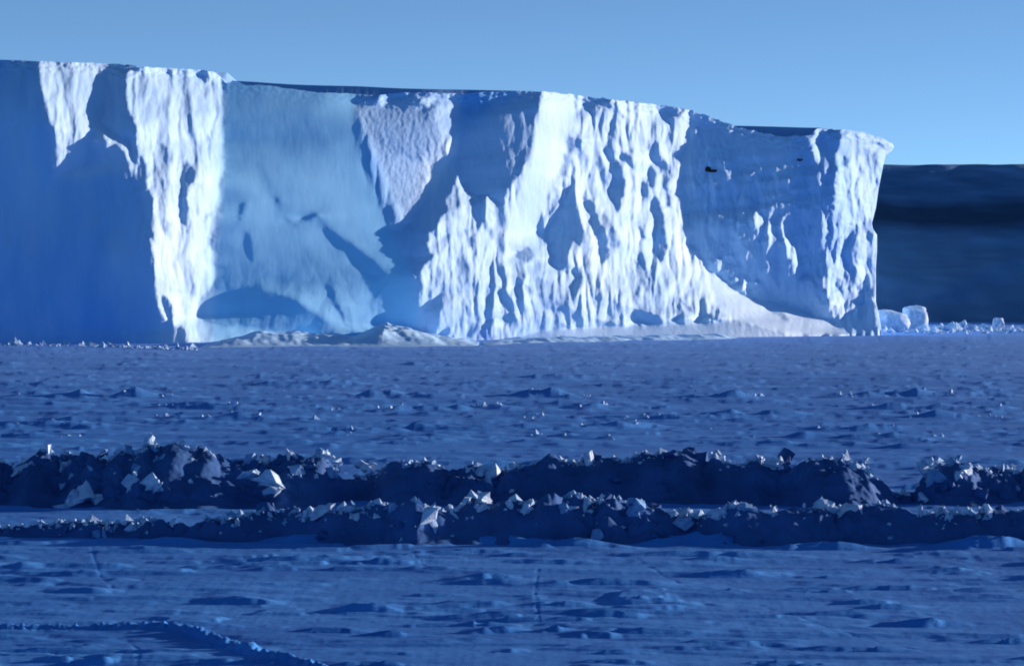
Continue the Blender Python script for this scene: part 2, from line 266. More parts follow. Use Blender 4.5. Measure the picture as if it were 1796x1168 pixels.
def smooth_poly(pts, n=3):
    p = np.array(pts, float); a, b, c, d = np.roll(p, 1, 0), p, np.roll(p, -1, 0), np.roll(p, -2, 0)
    out = []
    for k in range(n):
        t = k / n; m1 = (c - a) * .2; m2 = (d - b) * .2
        out.append((2*t**3-3*t**2+1)*b + (t**3-2*t**2+t)*m1 + (-2*t**3+3*t**2)*c + (t**3-t**2)*m2)
    return np.stack(out, 1).reshape(-1, 2)
def inside(poly, x, y):
    r = np.zeros(x.shape, bool); n = len(poly)
    for i in range(n):
        x1, y1 = poly[i - 1]; x2, y2 = poly[i]
        if y1 == y2: continue
        r ^= ((y1 > y) != (y2 > y)) & (x < (x2 - x1) * (y - y1) / (y2 - y1) + x1)
    return r

ST = 1.5
gx = np.arange(-290, 1600, ST); gy = np.arange(80, 640, ST)
GX, GY = np.meshgrid(gx, gy)
# ragged outlines: the facets are looked up through a small warp
wx = GX + 3.0 * fbm(GX / 26, GY / 34, 3, 4, .6) + 1.2 * fbm(GX / 5, GY / 9, 13, 3, .7)
wy = GY + 4.0 * fbm(GX / 22, GY / 40, 8, 4, .6)
Lm = np.zeros(GX.shape)
for val, soft, pts in P:
    q = smooth_poly(pts); pad = int((soft * 3 + 12) / ST)
    x0, x1 = q[:, 0].min(), q[:, 0].max(); y0, y1 = q[:, 1].min(), q[:, 1].max()
    a0 = max(0, int((x0 - gx[0]) / ST) - pad); a1 = min(len(gx), int((x1 - gx[0]) / ST) + pad)
    b0 = max(0, int((y0 - gy[0]) / ST) - pad); b1 = min(len(gy), int((y1 - gy[0]) / ST) + pad)
    sl = (slice(b0, b1), slice(a0, a1))
    small = min(x1 - x0, y1 - y0) < 25
    k = .75 if small else 1.0
    sx = GX[sl] + k * (wx[sl] - GX[sl]); sy = GY[sl] + k * (wy[sl] - GY[sl])
    m = blur(inside(q, sx, sy).astype(float), (soft * .7 / ST, soft * .7 / ST))
    Lm[sl] = Lm[sl] * (1 - m) + val * m

# how rough the ice is, region by region
def region(pts, soft):
    return blur(inside(np.array(pts, float), GX, GY).astype(float), (soft / ST, soft / ST))
R_massif = region([(740,280),(1000,100),(1215,150),(1215,350),(1260,500),(1480,540),(1480,640),(730,640)], 14)
R_right = region([(1205,100),(1700,100),(1700,640),(1300,640),(1240,480),(1205,300)], 14)
R_tri = region([(620,180),(808,160),(806,260),(710,400)], 5)
R_face = region([(394,120),(622,120),(640,290),(735,520),(735,600),(345,600)], 8)
R_wedge = region([(60,90),(392,90),(392,300),(370,620),(280,620),(262,400),(235,300),(95,315)], 6)
R_slab = region([(955,140),(1010,150),(1000,260),(950,380),(930,445),(890,460),(893,385),(930,270)], 5)
R_low = sst(430, 540, GY)
rim = sst(30, 4, GY - TOP(GX)) * (1 - .85 * R_face)

foot = np.zeros(GX.shape, bool)
for key in [(1240,475), (850,597), (358,596)]:
    foot |= inside(smooth_poly([p for p in P if p[2][0] == key][0][2]), GX, GY)
footm = blur(foot.astype(float), (2, 2)); calm = 1 - .88 * footm
# litness also carries the small flutes of the sunlit massif
fl = ridged(GX / 17 + .6 * noise(GX / 60, GY / 90, 5) + (GY - 380) * .006, GY / 62, 21, 3) - .55
fl2 = fbm(GX / 7, GY / 26, 31, 3)
lit = sst(.15, .6, Lm)
Lm = Lm + lit * (R_massif * (1 - .85 * R_slab) * (.24 * fl + .12 * fl2) * calm + R_right * (.2 * fl + .15 * fl2) * calm + R_wedge * (.2 * fl + .16 * fl2 + .12))
Lm = Lm + lit * .5 * Lm * R_right * sst(1475, 1455, GX) * sst(1215, 1225, GX)
Lm = Lm + R_tri * lit * .10 * fbm(GX / 7, GY / 8, 41, 3)
Lm = Lm + R_right * (1 - lit) * (.07 * np.clip(fbm(GX / 30, GY / 34, 51, 4), -.5, 1.2) - .01) * sst(1200, 1240, GX)
Lm = Lm + rim * .45 * fbm(GX / 13, GY / 6, 61, 3) * (1 - .6 * lit)

DOT = lambda L: np.interp(L, [-.2, 0, .04, .1, .2, .4, .7, 1, 1.3], [-.42, -.22, -.08, .03, .09, .21, .36, .53, .64])
slope = lambda L: np.tan(PHI + np.arcsin(DOT(L)))
S0 = slope(Lm)
shade = Lm < .05
TE = math.tan(ELEV) / math.cos(PHI)
# lean of the face (metres back per metre up): wanted value and free range
lean0 = .10 + .12 * noise(GX / 130, GY / 90, 71) + R_massif * (.1 + .4 * sst(400, 560, GY)) + .2 * R_right * sst(420, 560, GY)
lean0 = lean0 * (1 - footm) + 2.0 * footm
lean_lo = np.where(footm > .5, 1.2, -.25); lean_hi = np.where(footm > .5, 3.5, .75 + .35 * R_massif * R_low)
hgt = (BOT(GX) - GY)
PLAN = curve([(-300,402),(0,399),(70,399.5),(200,405),(330,405),(390,407),(450,408.6),(620,413.6),(700,416.5),(760,418),(900,425),(1100,442),(1200,450),(1300,456),(1460,464),(1545,472),(1600,478)])
D0 = F * np.log(PLAN(GX) + .22 * hgt * .08 - 2)
FOOTD = F * np.log(ground_dist(BOT(GX) + .5))
wfoot = blur(sst(26, 6, np.abs(hgt - 4)), (3, 3))
def grads(D):
    ax = np.gradient(D, ST, axis=1); az = np.gradient(D, ST, axis=0)
    return ax / (1 + ax * (GX - CX) / F), -az
def integrate(a, b, D0, wX, wZ, lam):
    h, w = a.shape
    ax = (a[:, 1:] + a[:, :-1]) / 2 * ST; bz = (b[1:] + b[:-1]) / 2 * ST
    f = np.zeros((h, w))
    f[:, :-1] += wX * ax; f[:, 1:] -= wX * ax
    f[:-1] += wZ * bz; f[1:] -= wZ * bz
    f -= lam * D0
    m = np.concatenate([f, f[:, ::-1]], 1); m = np.concatenate([m, m[::-1]], 0)
    fh = np.fft.rfft2(m)
    ky = 2 * np.cos(2 * math.pi * np.fft.fftfreq(2 * h))[:, None] - 2
    kx = 2 * np.cos(2 * math.pi * np.fft.rfftfreq(2 * w))[None, :] - 2
    return np.fft.irfft2(fh / (wX * kx + wZ * ky - lam), s=m.shape)[:h, :w]
s_t, l_t = S0.copy(), lean0.copy(); Dt = D0.copy()
for it in range(20):
    a_ = s_t / (1 - s_t * (GX - CX) / F)
    D = integrate(a_, -l_t, Dt, 1.0, .08, 2.0e-5)
    cs, cl_ = grads(D)
    cap = math.tan(PHI) - TE * cl_ - np.where(Lm < .02, .14 - .09 * R_right * sst(1475, 1455, GX), .05)
    lit_lo = np.maximum(S0 * .9, 0); lit_hi = S0 * 1.35 + .05
    s_t = np.where(shade, np.clip(cs, np.where((GX < 235) | (GX > 1480), -.35, -1.3), np.minimum(cap, S0 + .25)), np.clip(cs, lit_lo, lit_hi))
    l_t = np.clip(cl_, lean_lo, lean_hi)
    Dt = D0 + np.clip(D - D0, -60, 60)
cs, cl_ = grads(D)
# relief that is too small for the facets
D += calm * (R_massif * (1 - .6 * R_slab) * .6 + R_right * .6 + R_wedge * .3 + .06) * (1.3 * fbm(GX / 24, GY / 48, 81, 3) + .6 * fbm(GX / 7, GY / 17, 85, 4, .6))
wX_ = GX + 5 * fbm(GX / 30, GY / 60, 701, 3); wY_ = GY + 8 * fbm(GX / 40, GY / 50, 702, 3)
D -= calm * R_massif * (.3 + .7 * blur(lit, (2, 2))) * (1 - .8 * R_slab) * (6.6 * crag(wX_ / 17, wY_ / 84, 711) * (.5 + .8 * sst(-.4, .5, noise(GX / 70, GY / 80, 712))) + 1.2 * crag(wX_ / 8, wY_ / 22, 721))
D -= calm * R_right * (7.0 * crag(wX_ / 22, wY_ / 46, 731) + 6.0 * crag(wX_ / 34 + .3, wY_ / 150, 735) + 2.4 * crag(wX_ / 8, wY_ / 20, 741)) * sst(TOP(GX) + 14, TOP(GX) + 70, GY)
D -= (1 - R_massif) * (1 - R_right) * (1 - R_face) * (1 - R_tri) * (6.2 * crag(wX_ / 34, wY_ / 120, 751) + 1.6 * crag(wX_ / 11, wY_ / 40, 761))
D -= R_face * R_low * 1.3 * crag(wX_ / 38, wY_ / 46, 771)
D += R_face * (.6 * fbm(GX / 75, GY / 60, 91, 2) + R_low * .25 * fbm(GX / 30, GY / 22, 95, 3))
D += R_tri * (.35 * fbm(GX / 6, GY / 7, 99, 3) - .8 * crag(GX / 9, GY / 13, 781))
D += rim * 2.0 * fbm(GX / 12, GY / 7, 101, 3)

def samp(a, x, y):
    fx = np.clip((x - gx[0]) / ST, 0, len(gx) - 1.001); fy = np.clip((y - gy[0]) / ST, 0, len(gy) - 1.001)
    ix = fx.astype(int); iy = fy.astype(int); tx = fx - ix; ty = fy - iy
    return (a[iy, ix] * (1-tx) + a[iy, ix+1] * tx) * (1-ty) + (a[iy+1, ix] * (1-tx) + a[iy+1, ix+1] * tx) * ty

cols = np.arange(-285, 1545.1, 1.5); NR = 340
vv = np.linspace(0, 1, NR)
PX0, V = np.meshgrid(cols, vv)
jag = 1.6 * fbm(cols / 14, cols * 0, 111, 4) * np.interp(cols, [-300, 60, 400, 950, 1000, 1545], [.2, .8, .7, .5, 1.6, 1.1])
topc = TOP(cols) + jag; botc = BOT(cols) + 3
PYg = botc[None, :] + (topc - botc)[None, :] * V
PXg = PX0 + (RIGHT(PYg) - 1545) * sst(1400, 1545, PX0)
Yd = np.exp(samp(D, PXg, PYg) / F)
Xw = (PXg - CX) * Yd / F; Zw = CAMH + (HY - PYg) * Yd / F
# foot sinks under the sea ice
skX, skY, skZ = Xw[:1].copy(), Yd[:1] - .3, Zw[:1] - 1.5
# the end wall turns back away from the camera
def extend(A, k):  # append columns going back
    return np.concatenate([A, k], 1)
FX = np.concatenate([skX, Xw], 0); FY = np.concatenate([skY, Yd], 0); FZ = np.concatenate([skZ, Zw], 0)
bk = np.array([3, 8, 16, 30, 50, 80, 120, 170, 230.])
eX = FX[:, -1:] - np.maximum(FX[:, -1:] - FX[8, -1], 0) * np.minimum(1, bk / 6) - .03 * bk - 1.2 * np.abs(noise(bk / 14., bk * 0, 7)); eY = FY[:, -1:] + bk; eZ = np.repeat(FZ[:, -1:], len(bk), 1)
# bluer broad face, paler massif, wedge and right end: vertex attributes for base colour
BLUE = np.clip(R_face * (1 - R_tri), 0, 1)
paler = np.clip(.55 * R_massif + .5 * R_wedge + .35 * R_right + .4 * R_tri, 0, 1)
att_c = np.concatenate([samp(BLUE, PXg, PYg)[:1], samp(BLUE, PXg, PYg)], 0); att_s = np.concatenate([samp(paler, PXg, PYg)[:1], samp(paler, PXg, PYg)], 0)
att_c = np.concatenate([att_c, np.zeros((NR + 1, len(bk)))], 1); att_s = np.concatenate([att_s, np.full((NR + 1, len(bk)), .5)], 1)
nt = M_cliff.node_tree; N = nt.nodes; bs = N['Principled BSDF']; src = bs.inputs['Base Color'].links[0].from_socket
def mixc(fac_name, a_sock, col):
    at = N.new('ShaderNodeAttribute'); at.attribute_name = fac_name
    mx = N.new('ShaderNodeMix'); mx.data_type = 'RGBA'; nt.links.new(at.outputs['Fac'], mx.inputs['Factor']); nt.links.new(a_sock, mx.inputs[6]); mx.inputs[7].default_value = (*col, 1); return mx.outputs[2]
o_ = mixc('blue_ice', src, (.235, .63, .995)); o_ = mixc('pale_ice', o_, (.53, .76, .98)); nt.links.new(o_, bs.inputs['Base Color'])
at_b = N.new('ShaderNodeAttribute'); at_b.attribute_name = 'blue_ice'
mb = N.new('ShaderNodeMapRange'); mb.inputs[3].default_value = .25; mb.inputs[4].default_value = .03; nt.links.new(at_b.outputs['Fac'], mb.inputs[0])
nt.links.new(mb.outputs[0], [n for n in N if n.type == 'BUMP'][0].inputs['Strength'])
cliff = bpy.data.objects.new('ice_cliff', None); COL.objects.link(cliff)
cliff.location = (0, 470, 0)
tag(cliff, 'long sheer blue and white ice cliff standing on the frozen sea', 'ice cliff')
def cl(o): o.location = (0, -470, 0); return o
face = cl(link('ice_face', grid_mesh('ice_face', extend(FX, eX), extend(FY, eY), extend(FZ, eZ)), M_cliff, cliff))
for nm, ar_ in (('blue_ice', att_c * .85), ('pale_ice', att_s)):
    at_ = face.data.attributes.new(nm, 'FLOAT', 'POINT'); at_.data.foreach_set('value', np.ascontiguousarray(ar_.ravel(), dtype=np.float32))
# snow cap: from the rim back over the plateau, rising to the far edge seen above the rim
rimX, rimY, rimZ = Xw[-1], Yd[-1], Zw[-1]
k_ = np.ones(41) / 41.; sm = lambda a_: np.convolve(np.concatenate([np.full(40, a_[0]), a_, np.full(40, a_[-1])]), k_, 'same')[40:-40]
rimYs = sm(sm(rimY))
rpx = PXg[-1]; backp = np.minimum(BACK(cols) + .25 * fbm(cols / 60, cols * 0, 112, 3), PYg[-1] + .2)
t = np.array([0, .3, .8, 1.6, 1.9, 4, 6, 8, 11, 20, 45, 110, 230.])
off = curve([(-300,12),(390,13),(960,1.5),(1270,8),(1490,1.5),(1545,1.5)])(cols)
wt = np.interp(t, [0, 1.6], [0, 1])[:, None]; cY = rimY[None, :] * (1 - wt) + (rimYs + off)[None, :] * wt + t[:, None]
zb = CAMH + (HY - backp) * (rimYs + off + 1.9) / F     # height that shows at the skyline
rise = np.maximum(zb - rimZ, 0)
prof = np.interp(t, [0, 1.6, 1.9, 2.7, 230], [0, 0, 1, 1, 1.0])[:, None]
down = -np.interp(t, [0, 1.6, 4, 20, 230], [0, .15, .05, .3, 3.0])[:, None] * np.ones_like(rimX)[None, :]
cZ = rimZ[None, :] + rise[None, :] * prof + down * (1 - .0 * prof)
cX = rimX[None, :] + 0 * t[:, None]
cXe = cX[:, -1:]; 
cap = cl(link('snow_cap', grid_mesh('snow_cap', cX, cY, cZ), M_cap, cliff, smooth=False))
# small dark lumps set in the ice face
def lump(name, size, seed, mat, n=26, flat=.75, sub=0, disp=.0):
    rnd = random.Random(seed); bm = bmesh.new()
    for k in range(n):
        v = Vector((rnd.gauss(0, 1), rnd.gauss(0, 1), rnd.gauss(0, 1))).normalized()
        v = v * rnd.uniform(.75, 1.1)
        v = Vector((max(-flat, min(flat, v.x)), max(-flat, min(flat, v.y)), max(-flat, min(flat, v.z)))) / flat
        bm.verts.new((v.x * size[0] / 2, v.y * size[1] / 2, v.z * size[2] / 2))
    r = bmesh.ops.convex_hull(bm, input=bm.verts[:])
    for v in [v for v in bm.verts if not v.link_faces]: bm.verts.remove(v)
    if sub:
        bmesh.ops.subdivide_edges(bm, edges=bm.edges[:], cuts=sub, use_grid_fill=True)
        for v in bm.verts:
            w = math.sin(v.co.x * 9.1 / size[0] + seed) * math.cos(v.co.y * 7.7 / size[1]) + math.sin(v.co.z * 11 / size[2] + v.co.x * 5 / size[0] + seed * 2)
            v.co *= 1 + disp * w * .5 + rnd.uniform(-disp, disp) * .6
    me = bpy.data.meshes.new(name); bm.to_mesh(me); bm.free(); me.materials.append(mat)
    return me
for (px, py, w, h) in [(1240, 297, 13, 9), (1250, 300, 15, 5), (1403, 281, 11, 4)]:
    y = float(np.exp(samp(D, np.array([px * 1.]), np.array([py * 1.]))[0] / F)); k = y / F
    o = link('dark_lump', lump('dark_lump', (w * k, .5, h * k), px, M_dark), M_dark, cliff, smooth=False)
    p = wpt(px, py, y); o.location = (p[0], p[1] - 470 - .05, p[2])

# ---------------------------------------------------------------- sea ice
def seg_dist(x, y, pts):
    """distance to a polyline and running length"""
    best = np.full(x.shape, 1e9); run = np.zeros(x.shape); acc = 0
    for (x1, y1), (x2, y2) in zip(pts[:-1], pts[1:]):
        dx, dy = x2 - x1, y2 - y1; L2 = dx*dx + dy*dy; L = math.sqrt(L2)
        t = np.clip(((x - x1) * dx + (y - y1) * dy) / L2, 0, 1)
        d = np.hypot(x - x1 - t * dx, y - y1 - t * dy)
        m = d < best; best = np.where(m, d, best); run = np.where(m, acc + t * L, run); acc += L
    return best, run
def gp(pts): return [((px - CX) * ground_dist(py) / F, ground_dist(py)) for px, py in pts]
BRAID = gp([(-60,1106),(0,1104),(150,1104),(300,1106),(345,1114),(400,1134),(450,1151),(520,1170),(580,1190)])
GROOVES = [gp([(195,1117),(225,1125),(243,1143),(240,1172)]), gp([(160,960),(166,985),(172,1005),(184,1022),(200,1034)]), gp([(724,972),(738,990),(750,1003)]), gp([(944,1000),(938,1040),(945,1092)]), gp([(1115,983),(1160,1008),(1215,1036)]), gp([(486,975),(515,985)]), gp([(1330,1060),(1400,1085),(1480,1110),(1560,1128),(1640,1145)])]
# long low drifts: (px, py, half width px, half depth px, height m)
DRIFTS = [(520,990,130,9,.16),(480,1003,70,5,.08),(700,1003,190,5,.08),(845,1020,60,8,.16),(145,1038,60,7,.12),(420,1058,70,9,.15),(640,1072,55,10,.20),(870,1110,50,8,.13),(1060,1028,110,8,.16),(1075,1085,60,7,.14),(830,968,80,6,.12),(1290,1009,90,6,.14),(1250,978,150,7,.14),(30,1001,40,6,.1),(400,1043,50,4,.07),(1120,1112,130,7,.1),(1560,1065,60,5,.1),(1630,1095,70,8,.13),(590,1112,60,8,.12),(1330,1135,80,8,.1),(60,1062,60,6,.07),(760,1045,60,4,.06),(1440,1040,80,4,.07),(960,1062,40,4,.06),(1010,985,70,4,.06),(330,1075,50,5,.06),(1700,1040,70,5,.08),(1180,1062,50,4,.07)]
_r = random.Random(77)
DRIFTS += [(560,951,90,7,.26),(860,955,150,7,.26),(1130,949,60,10,.42),(1235,954,110,7,.32),(1730,962,80,9,.34),(300,957,60,6,.2),(1010,960,80,6,.2),(1450,962,90,6,.22)]
DRIFTS += [(_r.uniform(-60, 1850), _r.uniform(965, 1180), _r.uniform(25, 120), _r.uniform(2.5, 6), _r.uniform(.05, .13)) for k in range(70)]
def sea_height(x, y):
    d = np.hypot(x, np.maximum(y, 1))
    near = sst(170, 110, y)
    h = .10 * fbm(x / 30, y / 20, 201, 2)
    # wind-packed sastrugi: scarps that run across the view
    u = noise(x / 2.6 + .3 * noise(x / 7, y / 3, 5), y / 1.0, 210); h = h + near * .10 * sst(.15, .32, u) * sst(-.1, .5, noise(x / 14, y / 9, 212))
    u = fbm(x / 11, y / 3.0, 214, 4); h = h + (.05 + .04 * sst(110, 200, y) - .03 * sst(250, 330, y)) * (sst(.05, .22, u) + .7 * sst(.45, .55, u))
    h = h + near * .007 * ridged(x / .9, y / .24, 222, 3) + (.010 + .022 * sst(90, 200, y) * sst(420, 240, y) * (.15 + sst(-.1, .5, noise(x / 25, y / 12, 219)))) * fbm(x / 4.4, y / .8, 220, 4, .6)
    # broken ice between the ridge and the cliff
    rb = sst(132, 150, y) * sst(330, 225, y); patch = sst(-.15, .45, noise(x / 26, y / 11, 272) + .4 * noise(x / 9, y / 4, 273))
    lines = np.zeros_like(x)
    for (py, amp, wd, s) in [(697, .9, 5, 1), (716, .6, 4, 2), (727, .4, 3, 10), (735, .5, 3, 3), (752, .6, 3, 4), (768, .5, 2.6, 5), (783, .4, 2.5, 6), (676, .45, 6, 7), (662, .4, 7, 8), (640, .4, 9, 9)]:
        yl = ground_dist(py) + 4.5 * noise(x / 22, x * 0 + s, 230 + s) + 1.2 * noise(x / 4, x * 0, 240 + s)
        on = sst(-.25, .35, noise(x / 13 + 7 * s, y * 0, 250 + s)) * sst(wd * .55, 0, np.abs(y - yl))
        lines = np.maximum(lines, amp * on * (.2 + .9 * np.maximum(crag(x / 2.6, y / 1.2, 260 + s), 0)))
    h = h + lines + rb * patch * .32 * np.maximum(crag(x / 5.2 + .4 * noise(x / 2, y, 274), y / 1.6, 270) - .15, 0)
    hh = np.zeros_like(x)
    for px, py, wpx, dpx, A in DRIFTS:
        y0 = ground_dist(py); x0 = (px - CX) * y0 / F; a = 1.25 * wpx * y0 / F; b = .6 * dpx * y0 * y0 / (CAMH * F)
        q = (x - x0) / a; r = (y - y0 + .25 * b * np.sin(q * 2.1 + px) - .12 * noise(x / .8, y / .5, int(px))) / b
        lens = np.clip(1 - q * q, 0, 1)
        # steep towards the camera, long tail behind
        prof = np.where(r < 0, sst(-.22, 0, r), np.exp(-np.maximum(r, 0) * 1.0))
        hh = np.maximum(hh, 1.4 * A * lens**1.3 * prof * (1 + .12 * noise(x / .5, y / .4, int(px) + 3)))
    h = h + hh
    dd, run = seg_dist(x, y, BRAID)
    strands = .5 + .5 * np.sin(run * 13 + 6 * noise(x * 2, y * 2, 280))
    h = h + sst(.38, .0, dd) * .20 * (.45 + .55 * strands) + .03 * sst(.6, .1, dd) * noise(x / .12, y / .2, 281)
    for gpts in GROOVES:
        dd, run = seg_dist(x, y, gpts)
        h = h - .022 * sst(.09, 0, dd + .05 * noise(x / .3, y / .9, 284)) * (.45 + .55 * noise(run / 1.1, run * 0, 283))
    return h * sst(12, 40, d)

# one sheet from behind the camera to the horizon; rows follow the view's foreshortening near the frame
r1 = ground_dist(np.arange(1215, 598, -1.3)); r0 = np.linspace(-400, r1[0] - 4, 14); r2 = ground_dist(np.array([590,580,570,560,550,540,530,520,512,505,499,494,490,487,485,483.5,482.3,481.5,481.0]))
ys = np.concatenate([r0, r1, r2])
tpx = np.concatenate([-898 - np.array([16000, 9000, 5000, 2600, 1500, 900, 550, 380]), np.arange(-1150, 1150.1, 2.1), 898 + np.array([380, 550, 900, 1500, 2600, 5000, 9000, 16000])])
T, YY = np.meshgrid(tpx, ys)
XX = T / F * np.sqrt(YY**2 + 45.**2) * np.where(YY > 0, 1, 1.0)
ZZ = sea_height(XX, YY) * sst(700, 430, YY)
me_s = grid_mesh('sea_ice', XX, YY, ZZ)
# patchy fresher snow towards the cliff, with lens vignetting put into its colour
cov = sst(170, 380, YY + 60 * noise(XX / 60, YY / 14, 611) + 30 * noise(XX / 16, YY / 5, 612)) * (.75 + .25 * noise(XX / 30, YY / 6, 613))
a_s = me_s.attributes.new('snow_vignette', 'FLOAT', 'POINT'); a_s.data.foreach_set('value', np.ascontiguousarray(cov.ravel(), dtype=np.float32))
nt = M_sea.node_tree; N = nt.nodes; bs = N['Principled BSDF']; src = bs.inputs['Base Color'].links[0].from_socket
nt.links.new(mixc('snow_vignette', src, (.12, .38, .92)), bs.inputs['Base Color'])
sea = tag(link('sea_ice', me_s, M_sea), 'flat snow-covered sea ice with low wind-cut drifts and cracks', kind='structure')

# ---------------------------------------------------------------- fresh snow banked along the foot of the cliff
def bank(px0, px1, rows, crest_y, front, backd, seed, label, top):
    """rows: (px, row of the crest) ; crest_y: (px, distance of the crest)"""
    cy = curve(crest_y); ct = curve(rows)
    px = np.arange(px0, px1 + .1, 1.6); r = np.concatenate([np.linspace(-front, 0, 46), np.linspace(.3, backd, 26)])
    PXb, R = np.meshgrid(px, r); Y = cy(PXb) + R; Xb = (PXb - CX) * cy(PXb) / F
    ends = sst(px0, px0 + 40, PXb) * sst(px1, px1 - 40, PXb)
    H = np.maximum(CAMH + (HY - ct(PXb)) * cy(PXb) / F, 0) * ends
    n = fbm(Xb / 7, Y / 9, seed, 4, .55); n2 = ridged(Xb / 3.4 + Y / 9, Y / 7, seed + 3, 3)
    prof = np.where(R < 0, sst(-front, -.5, R) ** 1.3, 1 - .25 * sst(0, backd, R))
    Z = H * prof * (1 + .25 * n) + .26 * fbm(Xb / 4.2 + Y / 30, Y / 12, seed + 7, 3) * sst(0, .5, prof) * ends - .25 * (1 - sst(0, .06, prof * ends))
    tag(link('snow_bank', grid_mesh('snow_bank', Xb, Y, Z), M_fresh), label, 'snow bank')
M_fresh = snow_mat('fresh_snow', (.33, .62, .995), (.40, .70, .995), .3, (1, 1, 1), .3, .12, .75, 6)
bank(350, 845, [(350,603),(400,595),(430,590),(450,585),(500,586),(560,589),(620,592),(645,581),(675,566),(700,572),(735,585),(770,596),(845,600)], [(350,396),(845,404)], 14, 26, 501, 'bright snow bank with a rounded hump below the broad blue face', 0)
bank(840, 1300, [(840,602),(900,599),(960,595),(1060,593),(1160,590),(1240,588),(1300,588)], [(840,406),(1000,418),(1300,442)], 10, 26, 521, 'low pale snow bank along the foot of the fluted white ice', 0)

# ---------------------------------------------------------------- pressure ridges
def crest_fn(pts):
    """(px, silhouette py) at the crest distance -> height over x"""
    return pts
R1D, R2D = 125.3, 107.0
def mk_crest(pts, dist):
    xs = np.array([(p[0] - CX) * dist / F for p in pts]); hs = np.array([CAMH + (HY - p[1]) * dist / F for p in pts])
    return lambda x: np.interp(x, xs, np.maximum(hs, .05))
C1 = mk_crest([(-250,812),(0,810),(60,806),(180,808),(225,795),(270,784),(330,786),(380,800),(450,806),(560,806),(680,808),(820,820),(900,822),(960,815),(1080,812),(1160,802),(1250,804),(1310,806),(1420,808),(1480,806),(1512,818),(1560,860),(1596,862),(1630,826),(1720,820),(2050,834)], R1D)
C2 = mk_crest([(-250,920),(0,922),(200,917),(400,911),(480,902),(560,890),(700,884),(800,882),(930,879),(1080,880),(1150,890),(1200,893),(1300,888),(1420,884),(1560,892),(1620,905),(1660,906),(1700,894),(1800,890),(2050,900)], R2D)
def y1(x): return R1D + 2.2 * noise(x / 10, x * 0, 301) + .9 * noise(x / 2.5, x * 0, 302)
def y2(x): return R2D + 1.7 * noise(x / 7, x * 0, 303) + .7 * noise(x / 1.9, x * 0, 304)
def ridge_height(x, y, C, yl, seed, wf, wb):
    h = C(x) * (1 + .2 * noise(x / 1.1, x * 0, seed + 9) + .26 * noise(x / 4.2, x * 0, seed + 10) - .3 * sst(.22, .5, noise(x / 4.6, x * 0, seed + 12))); r = (y - yl(x)) / np.maximum(h, .3)
    wf = wf * (1 + .45 * noise(x / 3.1, x * 0, seed + 11))
    p = np.where(r < 0, sst(-wf, -.05, r), sst(wb, .1, r))
    # slumps and blocks frozen into the slope
    n = crag(x / .75 + .3 * noise(x, y, seed), y / .6, seed, .9) - .35; n2 = crag(x / .3, y / .28, seed + 5) - .3
    m = sst(.02, .3, p)
    return h * p + m * (.30 * n + .11 * n2) * (.5 + .9 * sst(-.2, .6, noise(x / 4, y / 3, seed + 13))) - .14 * (1 - sst(0, .05, p))
def ridge(name, C, yl, dist, seed, wf, wb, label):
    xs = np.linspace((-260 - CX) * dist / F, (2060 - CX) * dist / F, 1150)
    yo = np.concatenate([np.linspace(-6, -3.5, 8), np.linspace(-3.4, 1.0, 88), np.linspace(1.2, 6.5, 18)])
    xs = np.linspace(xs[0], xs[-1], 1350); X, Yo = np.meshgrid(xs, yo); Y = yl(X) + Yo
    Z = ridge_height(X, Y, C, yl, seed, wf, wb)
    o = link(name, grid_mesh(name, X, Y, Z), M_ridge)
    return tag(o, label, 'pressure ridge')
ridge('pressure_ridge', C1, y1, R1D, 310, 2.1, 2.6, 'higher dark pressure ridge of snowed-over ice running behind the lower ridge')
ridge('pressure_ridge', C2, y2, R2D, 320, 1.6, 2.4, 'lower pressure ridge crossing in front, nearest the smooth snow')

# ---------------------------------------------------------------- ice blocks on the ridges
rnd = random.Random(5)
def jagged(name, w, d, h, seed, mat, k):
    """a broken block: a few slabs frozen together, chipped edges"""
    r = random.Random(seed); bm = bmesh.new()
    for j in range(k):
        f = 1.0 if j == 0 else r.uniform(.35, .7)
        c = Vector((r.uniform(-.5, .5) * w * (1 - f * .75), r.uniform(-.5, .5) * d * (1 - f * .6), (0 if j == 0 else r.uniform(-.35, .22) * h)))
        sx, sy, sz = w * f * r.uniform(.6, 1), d * f, h * f * r.uniform(.55, 1)
        ax = Vector((r.uniform(-1, 1), r.uniform(-1, 1), r.uniform(-1, 1))).normalized(); q = __import__('mathutils').Quaternion(ax, r.uniform(0, .7))
        vs = []
        for n in range(r.choice([7, 9, 12])):
            v = Vector((r.uniform(-1, 1), r.uniform(-1, 1), r.uniform(-1, 1))); m = max(abs(v.x), abs(v.y), abs(v.z)); v = v / m * r.uniform(.75, 1)
            if v.z > 0: v.x *= .75; v.y *= .8
            vs.append(bm.verts.new(c + q @ Vector((v.x * sx / 2, v.y * sy / 2, v.z * sz / 2))))
        g = bmesh.ops.convex_hull(bm, input=vs)
        for v in list(g['geom_interior']) + list(g['geom_unused']):
            if isinstance(v, bmesh.types.BMVert) and v.is_valid and not v.link_faces: bm.verts.remove(v)
    if k > 2:
        bmesh.ops.subdivide_edges(bm, edges=bm.edges[:], cuts=1, use_grid_fill=True)
        for v in bm.verts: v.co += Vector((r.gauss(0, 1), r.gauss(0, 1), r.gauss(0, 1))) * .022 * w
    me = bpy.data.meshes.new(name); bm.to_mesh(me); bm.free(); me.materials.append(mat)
    return me
